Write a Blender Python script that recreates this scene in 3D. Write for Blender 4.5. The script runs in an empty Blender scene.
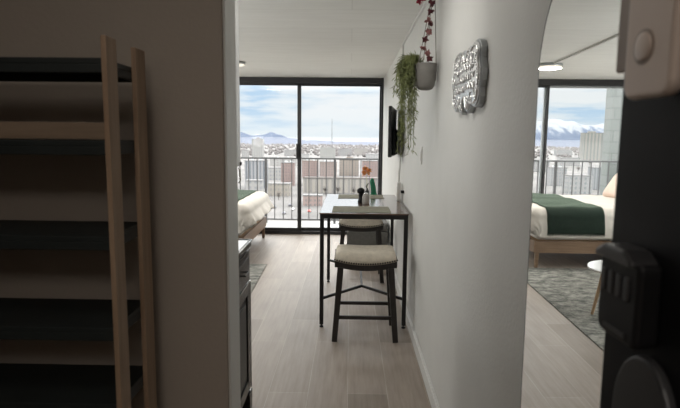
import bpy, bmesh, math, random
from mathutils import Vector, Matrix
random.seed(7)
R = math.radians
S = bpy.context.scene
COL = S.collection
PI = math.pi

# ------------------------------------------------------------------ materials
def new_mat(name):
    m = bpy.data.materials.new(name); m.use_nodes = True
    nt = m.node_tree; nt.nodes.clear()
    out = nt.nodes.new('ShaderNodeOutputMaterial')
    b = nt.nodes.new('ShaderNodeBsdfPrincipled')
    nt.links.new(b.outputs[0], out.inputs[0])
    return m, nt, b

def ramp(nt, fac, stops):
    r = nt.nodes.new('ShaderNodeValToRGB')
    els = r.color_ramp.elements
    while len(els) < len(stops): els.new(0.5)
    for e, (p, c) in zip(els, stops):
        e.position = p; e.color = (*c, 1)
    nt.links.new(fac, r.inputs[0])
    return r.outputs[0]

def coords(nt, scale=(1, 1, 1), rot=(0, 0, 0), kind='Object'):
    tc = nt.nodes.new('ShaderNodeTexCoord'); mp = nt.nodes.new('ShaderNodeMapping')
    mp.inputs['Scale'].default_value = scale; mp.inputs['Rotation'].default_value = rot
    nt.links.new(tc.outputs[kind], mp.inputs[0])
    return mp.outputs[0]

def noise(nt, vec, scale, detail=4, rough=.55):
    n = nt.nodes.new('ShaderNodeTexNoise')
    n.inputs['Scale'].default_value = scale; n.inputs['Detail'].default_value = detail
    n.inputs['Roughness'].default_value = rough
    nt.links.new(vec, n.inputs['Vector'])
    return n.outputs['Fac']

def bump(nt, b, fac, strength, dist=.01):
    n = nt.nodes.new('ShaderNodeBump'); n.inputs['Strength'].default_value = strength
    n.inputs['Distance'].default_value = dist
    nt.links.new(fac, n.inputs['Height']); nt.links.new(n.outputs[0], b.inputs['Normal'])

def mat(name, col, rough=.5, metal=0, var=.06, scale=12, stretch=(1, 1, 1), bmp=0, bscale=None, spec=.5):
    m, nt, b = new_mat(name)
    v = coords(nt, stretch)
    f = noise(nt, v, scale)
    lo = tuple(max(0, c*(1-var)) for c in col); hi = tuple(min(1, c*(1+var)) for c in col)
    nt.links.new(ramp(nt, f, [(.3, lo), (.7, hi)]), b.inputs['Base Color'])
    b.inputs['Roughness'].default_value = rough; b.inputs['Metallic'].default_value = metal
    b.inputs['Specular IOR Level'].default_value = spec
    if bmp: bump(nt, b, noise(nt, v, bscale or scale*4), bmp)
    return m

M = {}
M['wall'] = mat('white_plaster', (.70, .70, .675), .55, var=.03, scale=3, bmp=.12, bscale=60)
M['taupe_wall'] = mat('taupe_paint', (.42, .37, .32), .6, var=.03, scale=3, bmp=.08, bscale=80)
M['trim'] = mat('white_trim', (.72, .72, .70), .4, var=.02)
M['alu'] = mat('grey_aluminium', (.42, .44, .45), .4, .6, var=.03)
M['black_frame'] = mat('dark_bronze_frame', (.028, .028, .03), .45, .2, var=.1)
M['black_metal'] = mat('black_metal', (.016, .015, .015), .42, .3, var=.15)
M['black_shelf'] = mat('black_shelf', (.016, .021, .021), .5, 0, var=.2)
M['door_black'] = mat('black_door_paint', (.006, .006, .007), .55, 0, var=.1, scale=6, spec=.2)
M['black_plastic'] = mat('black_plastic', (.009, .009, .010), .5, 0, var=.1, spec=.25)
M['tv_black'] = mat('tv_plastic', (.02, .021, .023), .35, 0, var=.1)
M['dark_grey_plastic'] = mat('dark_grey_plastic', (.035, .035, .037), .4, 0, var=.1)
M['doorbell'] = mat('beige_satin_metal', (.60, .50, .435), .38, .1, var=.03)
M['doorbell_side'] = mat('beige_mount', (.33, .27, .23), .5, 0, var=.03)
M['knob'] = mat('dark_satin_metal', (.10, .095, .09), .32, .7, var=.05)
M['chrome'] = mat('chrome', (.7, .7, .7), .15, 1, var=.02)
M['cream'] = mat('cream_linen', (.76, .69, .58), .9, 0, var=.10, scale=30, bmp=.35, bscale=350)
M['stool_wood'] = mat('black_stained_wood', (.022, .018, .016), .42, 0, var=.3, scale=10, stretch=(8, 8, 1))
M['nail'] = mat('dark_nailhead', (.035, .03, .026), .4, .6, var=.1)
M['grey_fabric'] = mat('grey_fabric', (.115, .112, .105), .95, 0, var=.12, scale=40, bmp=.3, bscale=300)
M['placemat'] = mat('sage_woven', (.30, .29, .225), .85, 0, var=.12, scale=20, bmp=.5, bscale=300)
M['ceramic'] = mat('pale_ceramic', (.42, .40, .375), .3, 0, var=.04)
M['green_ceramic'] = mat('green_glaze', (.012, .17, .085), .25, 0, var=.15)
M['orange'] = mat('orange_petal', (.85, .40, .16), .7, 0, var=.25, scale=40)
M['white_plastic'] = mat('white_plastic', (.72, .71, .68), .35, 0, var=.02)
M['duvet'] = mat('ivory_duvet', (.63, .595, .545), .9, 0, var=.05, scale=8, bmp=.25, bscale=40)
M['throw'] = mat('forest_green_knit', (.008, .021, .0135), .95, 0, var=.2, scale=30, bmp=.5, bscale=220)
for _n in M['throw'].node_tree.nodes:
    if _n.type == 'BSDF_PRINCIPLED':
        _n.inputs['Sheen Weight'].default_value = .4; _n.inputs['Sheen Roughness'].default_value = .35
        _n.inputs['Sheen Tint'].default_value = (.5, .68, .45, 1)
M['pillow'] = mat('blush_pillow', (.80, .62, .52), .9, 0, var=.04, scale=8, bmp=.2, bscale=50)
M['white_pillow'] = mat('white_pillow', (.8, .79, .77), .9, 0, var=.04, scale=8, bmp=.2, bscale=50)
M['white_gloss'] = mat('white_gloss', (.8, .8, .79), .18, 0, var=.02)
M['stone_top'] = mat('white_stone', (.76, .76, .76), .12, 0, var=.06, scale=4)
M['cab_black'] = mat('black_lacquer', (.014, .013, .013), .22, 0, var=.12)
M['upper_white'] = mat('white_lacquer', (.60, .61, .61), .35, 0, var=.02)
M['pot'] = mat('pale_concrete_pot', (.25, .24, .225), .8, 0, var=.08, scale=20, bmp=.2)
M['rope'] = mat('cotton_cord', (.30, .28, .25), .9, 0, var=.1)
M['leaf'] = mat('leaf_green', (.19, .215, .085), .6, 0, var=.5, scale=18)
M['maroon'] = mat('maroon_petal', (.12, .028, .034), .8, 0, var=.35, scale=60)
M['pink'] = mat('dusty_pink_petal', (.32, .15, .145), .8, 0, var=.3, scale=60)
M['crimson'] = mat('crimson_petal', (.42, .03, .06), .8, 0, var=.3, scale=60)
M['balcony'] = mat('pale_concrete', (.25, .248, .24), .85, 0, var=.08, scale=5, bmp=.2)
M['iron'] = mat('grey_painted_iron', (.075, .074, .075), .5, .2, var=.1)
M['mirror_edge'] = mat('black_mirror_edge', (.02, .02, .02), .4, .4, var=.1)

def wood(name, a, b_, stretch=(30, 30, 2), rough=.5):
    m, nt, b = new_mat(name)
    v = coords(nt, stretch); f = noise(nt, v, 2.2, 8, .6)
    nt.links.new(ramp(nt, f, [(.3, a), (.7, b_)]), b.inputs['Base Color'])
    b.inputs['Roughness'].default_value = rough
    bump(nt, b, f, .12)
    return m
M['oak'] = wood('oak_rail', (.28, .185, .12), (.42, .30, .205))
M['bar_brown'] = wood('brown_bar', (.18, .13, .09), (.26, .195, .14), (2, 30, 30))
M['walnut'] = wood('walnut_top', (.105, .068, .052), (.17, .115, .088), (30, 2, 30), .17)
M['bed_wood'] = wood('bed_wood', (.17, .105, .062), (.26, .17, .108), (2, 30, 30), .5)
M['leg_wood'] = wood('light_wood_leg', (.45, .29, .17), (.58, .40, .25))

def floor_mat():
    m, nt, b = new_mat('vinyl_planks')
    v = coords(nt, (1, 1, 1), (0, 0, R(90)))
    br = nt.nodes.new('ShaderNodeTexBrick')
    nt.links.new(v, br.inputs['Vector'])
    br.inputs['Scale'].default_value = 1; br.inputs['Brick Width'].default_value = 1.22
    br.inputs['Row Height'].default_value = .225; br.inputs['Mortar Size'].default_value = .0022
    br.inputs['Mortar Smooth'].default_value = .4; br.offset = .37; br.offset_frequency = 2
    br.inputs['Color1'].default_value = (.30, .252, .21, 1); br.inputs['Color2'].default_value = (.405, .345, .295, 1)
    br.inputs['Mortar'].default_value = (.50, .45, .39, 1); br.inputs['Bias'].default_value = -.1
    g = noise(nt, coords(nt, (26, 1.6, 1)), 1.6, 8, .62)
    g2 = noise(nt, coords(nt, (3, 1, 1)), 2.2, 5, .6)
    mix = nt.nodes.new('ShaderNodeMix'); mix.data_type = 'RGBA'; mix.blend_type = 'MULTIPLY'
    mix.inputs[0].default_value = .8
    nt.links.new(br.outputs['Color'], mix.inputs[6])
    nt.links.new(ramp(nt, g, [(.3, (.66, .64, .62)), (.72, (1.0, 1.0, 1.0))]), mix.inputs[7])
    mix2 = nt.nodes.new('ShaderNodeMix'); mix2.data_type = 'RGBA'; mix2.blend_type = 'MULTIPLY'
    mix2.inputs[0].default_value = .6
    nt.links.new(mix.outputs[2], mix2.inputs[6])
    nt.links.new(ramp(nt, g2, [(.3, (.75, .74, .73)), (.7, (1, 1, 1))]), mix2.inputs[7])
    nt.links.new(mix2.outputs[2], b.inputs['Base Color'])
    b.inputs['Roughness'].default_value = .5; b.inputs['Specular IOR Level'].default_value = .4
    bump(nt, b, br.outputs['Fac'], .25, -.004)
    return m
M['floor'] = floor_mat()

def ceiling_mat():
    m, nt, b = new_mat('painted_concrete_ceiling')
    v = coords(nt)
    br = nt.nodes.new('ShaderNodeTexBrick'); nt.links.new(v, br.inputs['Vector'])
    br.inputs['Scale'].default_value = 1; br.inputs['Brick Width'].default_value = 9
    br.inputs['Row Height'].default_value = .62; br.inputs['Mortar Size'].default_value = .007
    br.inputs['Mortar Smooth'].default_value = .8
    br.inputs['Color1'].default_value = (.80, .80, .775, 1); br.inputs['Color2'].default_value = (.83, .83, .805, 1)
    br.inputs['Mortar'].default_value = (.74, .74, .715, 1)
    n = noise(nt, coords(nt, (1, 6, 1)), 2.5, 6, .6)
    mix = nt.nodes.new('ShaderNodeMix'); mix.data_type = 'RGBA'; mix.blend_type = 'MULTIPLY'
    mix.inputs[0].default_value = .7
    nt.links.new(br.outputs['Color'], mix.inputs[6])
    nt.links.new(ramp(nt, n, [(.3, (.90, .90, .89)), (.7, (1, 1, 1))]), mix.inputs[7])
    nt.links.new(mix.outputs[2], b.inputs['Base Color'])
    b.inputs['Roughness'].default_value = .75
    bump(nt, b, n, .25)
    return m
M['ceiling'] = ceiling_mat()

def rug_mat():
    m, nt, b = new_mat('distressed_grey_rug')
    v = coords(nt, (1, 1, 1))
    n1 = noise(nt, coords(nt, (2.6, 4, 1)), 3.0, 9, .78)
    n2 = noise(nt, v, 40, 3, .6)
    c1 = ramp(nt, n1, [(.38, (.10, .105, .10)), (.5, (.25, .25, .23)), (.60, (.40, .395, .36))])
    mix = nt.nodes.new('ShaderNodeMix'); mix.data_type = 'RGBA'; mix.blend_type = 'MULTIPLY'
    mix.inputs[0].default_value = .5
    nt.links.new(c1, mix.inputs[6])
    nt.links.new(ramp(nt, n2, [(.3, (.6, .6, .58)), (.7, (1, 1, 1))]), mix.inputs[7])
    nt.links.new(mix.outputs[2], b.inputs['Base Color'])
    b.inputs['Roughness'].default_value = .97; b.inputs['Specular IOR Level'].default_value = .1
    bump(nt, b, n2, .5)
    return m
M['rug'] = rug_mat()

def block_mat():
    m, nt, b = new_mat('painted_block')
    v = coords(nt, (1, 1, 1), (R(90), 0, 0))
    br = nt.nodes.new('ShaderNodeTexBrick'); nt.links.new(v, br.inputs['Vector'])
    br.inputs['Scale'].default_value = 1; br.inputs['Brick Width'].default_value = .4
    br.inputs['Row Height'].default_value = .2; br.inputs['Mortar Size'].default_value = .008
    br.inputs['Color1'].default_value = (.15, .162, .155, 1); br.inputs['Color2'].default_value = (.168, .177, .172, 1)
    br.inputs['Mortar'].default_value = (.124, .135, .128, 1)
    nt.links.new(br.outputs['Color'], b.inputs['Base Color'])
    b.inputs['Roughness'].default_value = .85
    bump(nt, b, br.outputs['Fac'], .3, -.01)
    return m
M['block'] = block_mat()

def glass_mat():
    m = bpy.data.materials.new('window_glass'); m.use_nodes = True
    nt = m.node_tree; nt.nodes.clear()
    out = nt.nodes.new('ShaderNodeOutputMaterial'); mx = nt.nodes.new('ShaderNodeMixShader')
    t = nt.nodes.new('ShaderNodeBsdfTransparent'); g = nt.nodes.new('ShaderNodeBsdfGlossy')
    fr = nt.nodes.new('ShaderNodeFresnel'); fr.inputs[0].default_value = 1.12
    t.inputs[0].default_value = (.985, .99, .99, 1); g.inputs['Roughness'].default_value = .02
    nt.links.new(fr.outputs[0], mx.inputs[0]); nt.links.new(t.outputs[0], mx.inputs[1])
    nt.links.new(g.outputs[0], mx.inputs[2]); nt.links.new(mx.outputs[0], out.inputs[0])
    return m
M['glass'] = glass_mat()

def mirror_mat(name, col, rough):
    m, nt, b = new_mat(name)
    b.inputs['Base Color'].default_value = (*col, 1); b.inputs['Metallic'].default_value = 1
    b.inputs['Roughness'].default_value = rough
    return m, nt, b
M['mirror'] = mirror_mat('mirror_glass', (.93, .94, .93), 0.0)[0]
def sign_mat():
    m, nt, b = mirror_mat('embossed_silver', (.66, .67, .68), .27)
    v = coords(nt, (1, 1, 1))
    n = noise(nt, v, 38, 5, .65)
    bump(nt, b, n, .12, .004)
    return m
M['silver'] = sign_mat()
M['silver_relief'] = mirror_mat('polished_silver', (.78, .78, .78), .26)[0]

def lamp_mat(name, col, strength):
    m, nt, b = new_mat(name)
    b.inputs['Base Color'].default_value = (.8, .78, .72, 1)
    b.inputs['Emission Color'].default_value = (*col, 1); b.inputs['Emission Strength'].default_value = strength
    return m
M['diffuser'] = lamp_mat('lamp_diffuser', (1, .90, .74), .45)

def facade_mat(name, wallc, darkc, sx, sz, vertical=True, frac=.45):
    """rows/columns of windows as a facade pattern"""
    m, nt, b = new_mat(name)
    tc = nt.nodes.new('ShaderNodeTexCoord'); sp = nt.nodes.new('ShaderNodeSeparateXYZ')
    nt.links.new(tc.outputs['Object'], sp.inputs[0])
    def stripes(sock, period, f):
        d = nt.nodes.new('ShaderNodeMath'); d.operation = 'DIVIDE'; d.inputs[1].default_value = period
        nt.links.new(sock, d.inputs[0])
        fr = nt.nodes.new('ShaderNodeMath'); fr.operation = 'FRACT'; nt.links.new(d.outputs[0], fr.inputs[0])
        lt = nt.nodes.new('ShaderNodeMath'); lt.operation = 'LESS_THAN'; lt.inputs[1].default_value = f
        nt.links.new(fr.outputs[0], lt.inputs[0]); return lt.outputs[0]
    ad = nt.nodes.new('ShaderNodeMath'); ad.operation = 'ADD'
    nt.links.new(sp.outputs[0], ad.inputs[0]); nt.links.new(sp.outputs[1], ad.inputs[1])
    a = stripes(ad.outputs[0], sx, frac); c = stripes(sp.outputs[2], sz, .5)
    mu = nt.nodes.new('ShaderNodeMath'); mu.operation = 'MULTIPLY'
    nt.links.new(a, mu.inputs[0])
    if vertical: mu.inputs[1].default_value = 1
    else: nt.links.new(c, mu.inputs[1])
    mx = nt.nodes.new('ShaderNodeMix'); mx.data_type = 'RGBA'
    nt.links.new(mu.outputs[0], mx.inputs[0])
    mx.inputs[6].default_value = (*wallc, 1); mx.inputs[7].default_value = (*darkc, 1)
    nt.links.new(mx.outputs[2], b.inputs['Base Color']); b.inputs['Roughness'].default_value = .8
    return m

# ------------------------------------------------------------------ mesh builder
class MB:
    def __init__(s): s.bm = bmesh.new()
    def box(s, x0, x1, y0, y1, z0, z1, mtx=None):
        vs = [Vector((x, y, z)) for x in (x0, x1) for y in (y0, y1) for z in (z0, z1)]
        if mtx: vs = [mtx @ v for v in vs]
        b = [s.bm.verts.new(v) for v in vs]
        for f in ((0, 1, 3, 2), (4, 6, 7, 5), (0, 4, 5, 1), (2, 3, 7, 6), (0, 2, 6, 4), (1, 5, 7, 3)):
            s.bm.faces.new([b[i] for i in f])
        return s
    def hexa(s, bot, top):
        """bot, top: 4 points each, same winding"""
        a = [s.bm.verts.new(p) for p in bot]; c = [s.bm.verts.new(p) for p in top]
        s.bm.faces.new(a[::-1]); s.bm.faces.new(c)
        for i in range(4): s.bm.faces.new([a[i], a[(i+1) % 4], c[(i+1) % 4], c[i]])
        return s
    def bar(s, p, q, w, d, w2=None, d2=None, up=(0, 1, 0)):
        """square bar from p to q, w across, d along 'up', with an end taper"""
        p, q = Vector(p), Vector(q); t = (q-p).normalized(); u = Vector(up); u = (u-t*u.dot(t)).normalized(); x = t.cross(u)
        w2 = w2 or w; d2 = d2 or d
        cs = ((-1, -1), (1, -1), (1, 1), (-1, 1))
        return s.hexa([p+x*(i*w/2)+u*(j*d/2) for i, j in cs], [q+x*(i*w2/2)+u*(j*d2/2) for i, j in cs])
    def tube(s, pts, r, n=8, cap=True):
        pts = [Vector(p) for p in pts]; k = len(pts)
        rs = r if isinstance(r, (list, tuple)) else [r]*k
        rings = []; ref = None
        for i, p in enumerate(pts):
            t = (pts[min(i+1, k-1)]-pts[max(i-1, 0)]).normalized()
            if ref is None: ref = t.orthogonal().normalized()
            ref = (ref-t*ref.dot(t)).normalized(); b = t.cross(ref)
            rings.append([s.bm.verts.new(p+(ref*math.cos(a)+b*math.sin(a))*rs[i]) for a in [2*PI*j/n for j in range(n)]])
        for i in range(k-1):
            for j in range(n):
                s.bm.faces.new([rings[i][j], rings[i][(j+1) % n], rings[i+1][(j+1) % n], rings[i+1][j]])
        if cap:
            s.bm.faces.new(rings[0][::-1]); s.bm.faces.new(rings[-1])
        return s
    def lathe(s, prof, c, n=28, axis=None, sx=1, sy=1):
        """prof: (radius, height); axis: optional 3x3/4x4 matrix for the z axis"""
        c = Vector(c); rings = []
        for r, h in prof:
            ring = []
            for j in range(n):
                v = Vector((max(r, 1e-4)*math.cos(2*PI*j/n)*sx, max(r, 1e-4)*math.sin(2*PI*j/n)*sy, h))
                if axis: v = axis @ v
                ring.append(s.bm.verts.new(c+v))
            rings.append(ring)
        for i in range(len(rings)-1):
            for j in range(n):
                s.bm.faces.new([rings[i][j], rings[i][(j+1) % n], rings[i+1][(j+1) % n], rings[i+1][j]])
        s.bm.faces.new(rings[0][::-1]); s.bm.faces.new(rings[-1])
        return s
    def prism(s, outline, f0, f1):
        """outline of 2-D points; f0, f1 turn a 2-D point into the two faces' 3-D points"""
        a = [s.bm.verts.new(f0(*p)) for p in outline]; c = [s.bm.verts.new(f1(*p)) for p in outline]
        s.bm.faces.new(a[::-1]); s.bm.faces.new(c); n = len(a)
        for i in range(n): s.bm.faces.new([a[i], a[(i+1) % n], c[(i+1) % n], c[i]])
        return s
    def leaf(s, p, d, l, w, nrm):
        p, d, nrm = Vector(p), Vector(d).normalized(), Vector(nrm)
        x = d.cross(nrm)
        x = x.normalized() if x.length > 1e-5 else d.orthogonal().normalized()
        up = x.cross(d)*(.12*l)
        a = s.bm.verts.new(p); b = s.bm.verts.new(p+d*l*.5+x*w/2+up); c = s.bm.verts.new(p+d*l); e = s.bm.verts.new(p+d*l*.5-x*w/2+up)
        s.bm.faces.new([a, b, c, e]); return s
    def ball(s, c, r, n=14, sx=1, sy=1, sz=1):
        prof = [(math.sin(PI*i/n)*r, -math.cos(PI*i/n)*r*sz) for i in range(n+1)]
        return s.lathe(prof, c, n*2, None, sx, sy)
    def grid(s, f, nu, nv):
        g = [[s.bm.verts.new(f(i/nu, j/nv)) for j in range(nv+1)] for i in range(nu+1)]
        for i in range(nu):
            for j in range(nv): s.bm.faces.new([g[i][j], g[i+1][j], g[i+1][j+1], g[i][j+1]])
        return s
    def build(s, name, m, parent=None, origin=(0, 0, 0), smooth=False, bevel=0, solid=0, seg=2, subsurf=0):
        if parent is not None:
            o_ = Vector(parent.location); q = parent
            while q.parent: q = q.parent; o_ = o_ + Vector(q.location)
        else: o_ = Vector(origin)
        bmesh.ops.recalc_face_normals(s.bm, faces=s.bm.faces)
        bmesh.ops.translate(s.bm, verts=s.bm.verts, vec=-o_)
        me = bpy.data.meshes.new(name); s.bm.to_mesh(me); s.bm.free()
        me.materials.append(m)
        if smooth:
            for p in me.polygons: p.use_smooth = True
        o = bpy.data.objects.new(name, me); COL.objects.link(o)
        if parent is not None: o.parent = parent
        else: o.location = o_
        if solid:
            k = o.modifiers.new('thick', 'SOLIDIFY'); k.thickness = solid; k.offset = 0
        if bevel:
            k = o.modifiers.new('bev', 'BEVEL'); k.width = bevel; k.segments = seg; k.limit_method = 'ANGLE'; k.angle_limit = R(40)
        if subsurf:
            k = o.modifiers.new('sub', 'SUBSURF'); k.levels = subsurf; k.render_levels = subsurf
        return o

def box(*a): return MB().box(*a)
def tag(o, label=None, cat=None, group=None, kind=None):
    if label: o['label'] = label
    if cat: o['category'] = cat
    if group: o['group'] = group
    if kind: o['kind'] = kind
    return o
def thing(name, loc, label, cat, group=None):
    o = bpy.data.objects.new(name, None); COL.objects.link(o); o.location = loc; o.empty_display_size = .1
    return tag(o, label, cat, group)
def struct(name, o, label=None, cat=None):
    o.name = name
    return tag(o, label, cat, kind='structure')
def copy_tree(o, parent=None):
    c = o.copy(); COL.objects.link(c)
    if parent is not None: c.parent = parent
    for ch in list(o.children): copy_tree(ch, c)
    return c

# ------------------------------------------------------------------ constants of the place (metres)
CEIL = 2.292
WX = .468            # right wall plane
WINY = 7.913         # window wall plane
LX = -3.32           # far left wall of the studio

# ------------------------------------------------------------------ room shell
struct('floor', box(LX-.1, WX+.1, -1.7, WINY+.06, -.12, 0).build('floor', M['floor']), 'grey-brown wood plank floor running toward the window', 'floor')
struct('ceiling', box(LX-.1, WX+.1, -1.7, WINY+.1, CEIL, CEIL+.12).build('ceiling', M['ceiling']), 'pale painted concrete ceiling with board marks', 'ceiling')
struct('wall_right', box(WX, WX+.12, -.02, WINY+.1, 0, CEIL).build('wall_right', M['wall']), 'long white plaster wall on the right', 'wall')
struct('wall_left', box(LX-.1, LX, 2.95, WINY+.1, 0, CEIL).build('wall_left', M['wall']), 'white wall at the head of the bed', 'wall')
struct('wall_bathroom', box(LX-.1, -1.18, 2.8, 2.95, 0, CEIL).build('wall_bathroom', M['wall']), 'white wall beside the kitchen end', 'wall')
struct('wall_kitchen', box(-1.30, -1.18, 1.55, 2.8, 0, CEIL).build('wall_kitchen', M['wall']), 'white wall behind the kitchen counter', 'wall')
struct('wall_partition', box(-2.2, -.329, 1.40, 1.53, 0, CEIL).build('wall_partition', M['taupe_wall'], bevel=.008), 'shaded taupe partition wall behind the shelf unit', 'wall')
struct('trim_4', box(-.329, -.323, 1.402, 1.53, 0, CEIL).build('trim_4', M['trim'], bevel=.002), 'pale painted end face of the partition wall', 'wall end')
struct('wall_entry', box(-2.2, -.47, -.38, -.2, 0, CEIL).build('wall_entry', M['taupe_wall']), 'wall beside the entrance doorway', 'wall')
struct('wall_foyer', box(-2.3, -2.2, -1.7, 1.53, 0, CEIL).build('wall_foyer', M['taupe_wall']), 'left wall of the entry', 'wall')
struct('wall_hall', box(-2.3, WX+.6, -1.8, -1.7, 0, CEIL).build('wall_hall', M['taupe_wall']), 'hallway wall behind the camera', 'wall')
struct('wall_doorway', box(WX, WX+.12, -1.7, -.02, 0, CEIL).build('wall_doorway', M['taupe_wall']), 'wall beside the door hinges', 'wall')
# baseboards
b_ = MB().box(WX-.014, WX, 1.30, WINY-.02, 0, .085).box(WX-.008, WX, 1.30, WINY-.02, .085, .098)
struct('baseboard_right', b_.build('baseboard_right', M['trim'], bevel=.003), 'white baseboard along the right wall', 'baseboard')
struct('baseboard_left', box(LX, LX+.014, 2.95, WINY-.02, 0, .095).build('baseboard_left', M['trim']), 'white baseboard along the bed wall', 'baseboard')

# window wall: three glazed panels in a dark frame
fr = MB()
fr.box(LX, WX, WINY-.05, WINY+.06, CEIL-.085, CEIL)            # header
fr.box(LX, WX, WINY-.05, WINY+.06, 0, .045)                    # sill track
fr.box(WX-.03, WX, WINY-.05, WINY+.06, .045, CEIL-.085)
fr.box(LX, LX+.04, WINY-.05, WINY+.06, .045, CEIL-.085)
struct('trim_1', fr.build('trim_1', M['black_frame'], bevel=.004), 'dark frame around the glass doors with header and sill track', 'window frame')
def window(n, x0, x1, y, fm, lab, sw=.03, handle=None, left_w=None):
    z0, z1 = .047, CEIL-.087
    lw = left_w or sw
    m = MB().box(x0, x0+lw, y-.02, y+.02, z0, z1).box(x1-sw, x1, y-.02, y+.02, z0, z1)
    m.box(x0+lw, x1-sw, y-.02, y+.02, z0, z0+.045).box(x0+lw, x1-sw, y-.02, y+.02, z1-.03, z1)
    o = m.build('window_%d' % n, fm, origin=((x0+x1)/2, y, 0), bevel=.003)
    struct('window_%d' % n, o, lab, 'window')
    box(x0+lw-.004, x1-sw+.004, y-.004, y+.004, z0+.04, z1-.026).build('pane', M['glass'], o)
    if handle is not None:
        h = MB().box(handle-.022, handle+.018, y-.05, y-.02, 1.13, 1.34)
        h.tube([(handle, y-.075, 1.16), (handle, y-.075, 1.32)], .012)
        h.box(handle-.008, handle+.008, y-.075, y-.045, 1.165, 1.185).box(handle-.008, handle+.008, y-.075, y-.045, 1.295, 1.315)
        tag(h.build('handle', M['black_metal'], o, bevel=.003), 'dark pull handle')
    return o
window(1, -.775, WX-.03, WINY+.03, M['black_frame'], 'right-hand fixed glass panel reaching the right wall', .022, None, .03)
window(2, -1.96, -.722, WINY-.02, M['black_frame'], 'sliding glass door panel with a dark handle', .056, -.772, .03)
window(3, LX+.04, -1.90, WINY+.03, M['alu'], 'left glass panel beside the bed', .05)

# ------------------------------------------------------------------ balcony and outer fin
struct('trim_2', box(LX-1.6, 2.2, WINY+.06, 9.72, -.30, -.10).build('trim_2', M['balcony']), 'pale concrete balcony floor', 'balcony')
struct('trim_3', box(-5.6, -3.74, 9.74, 9.98, -5, 4.5).build('trim_3', M['block']), 'pale painted block wall standing beyond the balcony', 'wall')
rl = thing('balcony_railing', (-.6, 9.5, -.10), 'dark iron balcony railing with thin upright bars outside the glass', 'railing')
x0r, x1r = -4.6, 1.6
box(x0r, x1r, 9.48, 9.525, 1.045, 1.075).build('top_rail', M['iron'], rl, bevel=.004)
box(x0r, x1r, 9.49, 9.515, -.045, -.02).build('bottom_rail', M['iron'], rl)
nb = 40
for i in range(nb+1):
    x = x0r+.03+(x1r-x0r-.06)*i/nb
    if i % 8 == 4: box(x-.02, x+.02, 9.482, 9.522, -.10, 1.045).build('post', M['iron'], rl)
    else: box(x-.0075, x+.0075, 9.495, 9.51, -.02, 1.045).build('baluster', M['iron'], rl)

# ------------------------------------------------------------------ entrance door on the right
hy, fy = -.15, .745                    # hinge and free edge
dx_h, dx_f = .400, .3660               # corridor-side face
ang = math.atan2(dx_h-dx_f, fy-hy)
DM = Matrix.Translation((dx_f, fy, 0)) @ Matrix.Rotation(ang, 4, 'Z')   # local: -Y to the hinge, +X into the slab
L = math.hypot(dx_h-dx_f, fy-hy)
dr = MB().box(0, .044, -L, 0, .01, 2.06, DM)
door = dr.build('door_1', M['door_black'], origin=(dx_h, hy, 0), bevel=.003)
struct('door_1', door, 'black entrance door standing open along the right wall', 'door')
# latch plate on the edge and knob: parts of the door
box(.012, .034, -.003, .0015, .98, 1.16, DM).build('latch_plate', M['knob'], door)
A = DM @ Matrix.Translation((0, -.115, 1.066)) @ Matrix.Rotation(R(-90), 4, 'Y')
kn = MB()
kp = [(.036, 0), (.038, .006), (.034, .012), (.014, .014), (.013, .03), (.022, .036), (.034, .042), (.040, .05), (.040, .06), (.033, .069), (.018, .073), (.001, .074)]
kn.lathe([(r, h) for r, h in kp], A.translation, 32, A.to_3x3())
tag(kn.build('doorknob', M['knob'], door, smooth=True), 'dark satin doorknob')
# rounded escutcheon plate above the knob
def rrect(w, h, r, n=6, rtop=None):
    pts = []
    for cx, cy, a0, rr in ((w/2, h/2, 0, rtop or r), (-w/2, h/2, 90, rtop or r), (-w/2, -h/2, 180, r), (w/2, -h/2, 270, r)):
        sx = 1 if cx > 0 else -1; sy = 1 if cy > 0 else -1
        for i in range(n+1):
            a = R(a0+90*i/n)
            pts.append((cx-sx*rr+rr*math.cos(a), cy-sy*rr+rr*math.sin(a)))
    return pts
def on_door(y, z, d0, d1):
    return (lambda u, v: DM @ Vector((-d0, y+u, z+v))), (lambda u, v: DM @ Vector((-d1, y+u, z+v)))
ar = [(.062*math.cos(R(a)), .088*math.sin(R(a))) for a in range(0, 181, 10)]
ar = ar + [(-.062, -.12), (.062, -.12)]
f0, f1 = on_door(-.118, 1.10, 0, .014)
tag(MB().prism(ar, f0, f1).build('escutcheon', M['dark_grey_plastic'], door, bevel=.004), 'arched grey knob plate')
# video doorbell with a round button
dbz, dby = 1.585, -.10
db = thing('doorbell', DM @ Vector((0, dby, 1.498)), 'beige doorbell with round button mounted high on the black door', 'doorbell')
f0, f1 = on_door(-.0635, 1.622, 0, .013)
tag(MB().prism(rrect(.121, .170, .006), f0, f1).build('mount_plate', M['doorbell_side'], db, bevel=.002), 'browner backing plate')
f0, f1 = on_door(-.103, dbz, .013, .030)
MB().prism(rrect(.098, .175, .018), f0, f1).build('body', M['doorbell'], db, bevel=.007, seg=4)
A = DM @ Matrix.Translation((-.030, dby+.004, dbz-.028)) @ Matrix.Rotation(R(-90), 4, 'Y')
MB().lathe([(.0205, 0), (.0205, .0006), (.017, .0008), (.001, .0008)], A.translation, 36, A.to_3x3()).build('button_ring', M['doorbell_side'], db)
MB().lathe([(.0165, .0006), (.0165, .0018), (.013, .0026), (.001, .0028)], A.translation, 36, A.to_3x3()).build('button', M['doorbell'], db, smooth=True)
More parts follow.
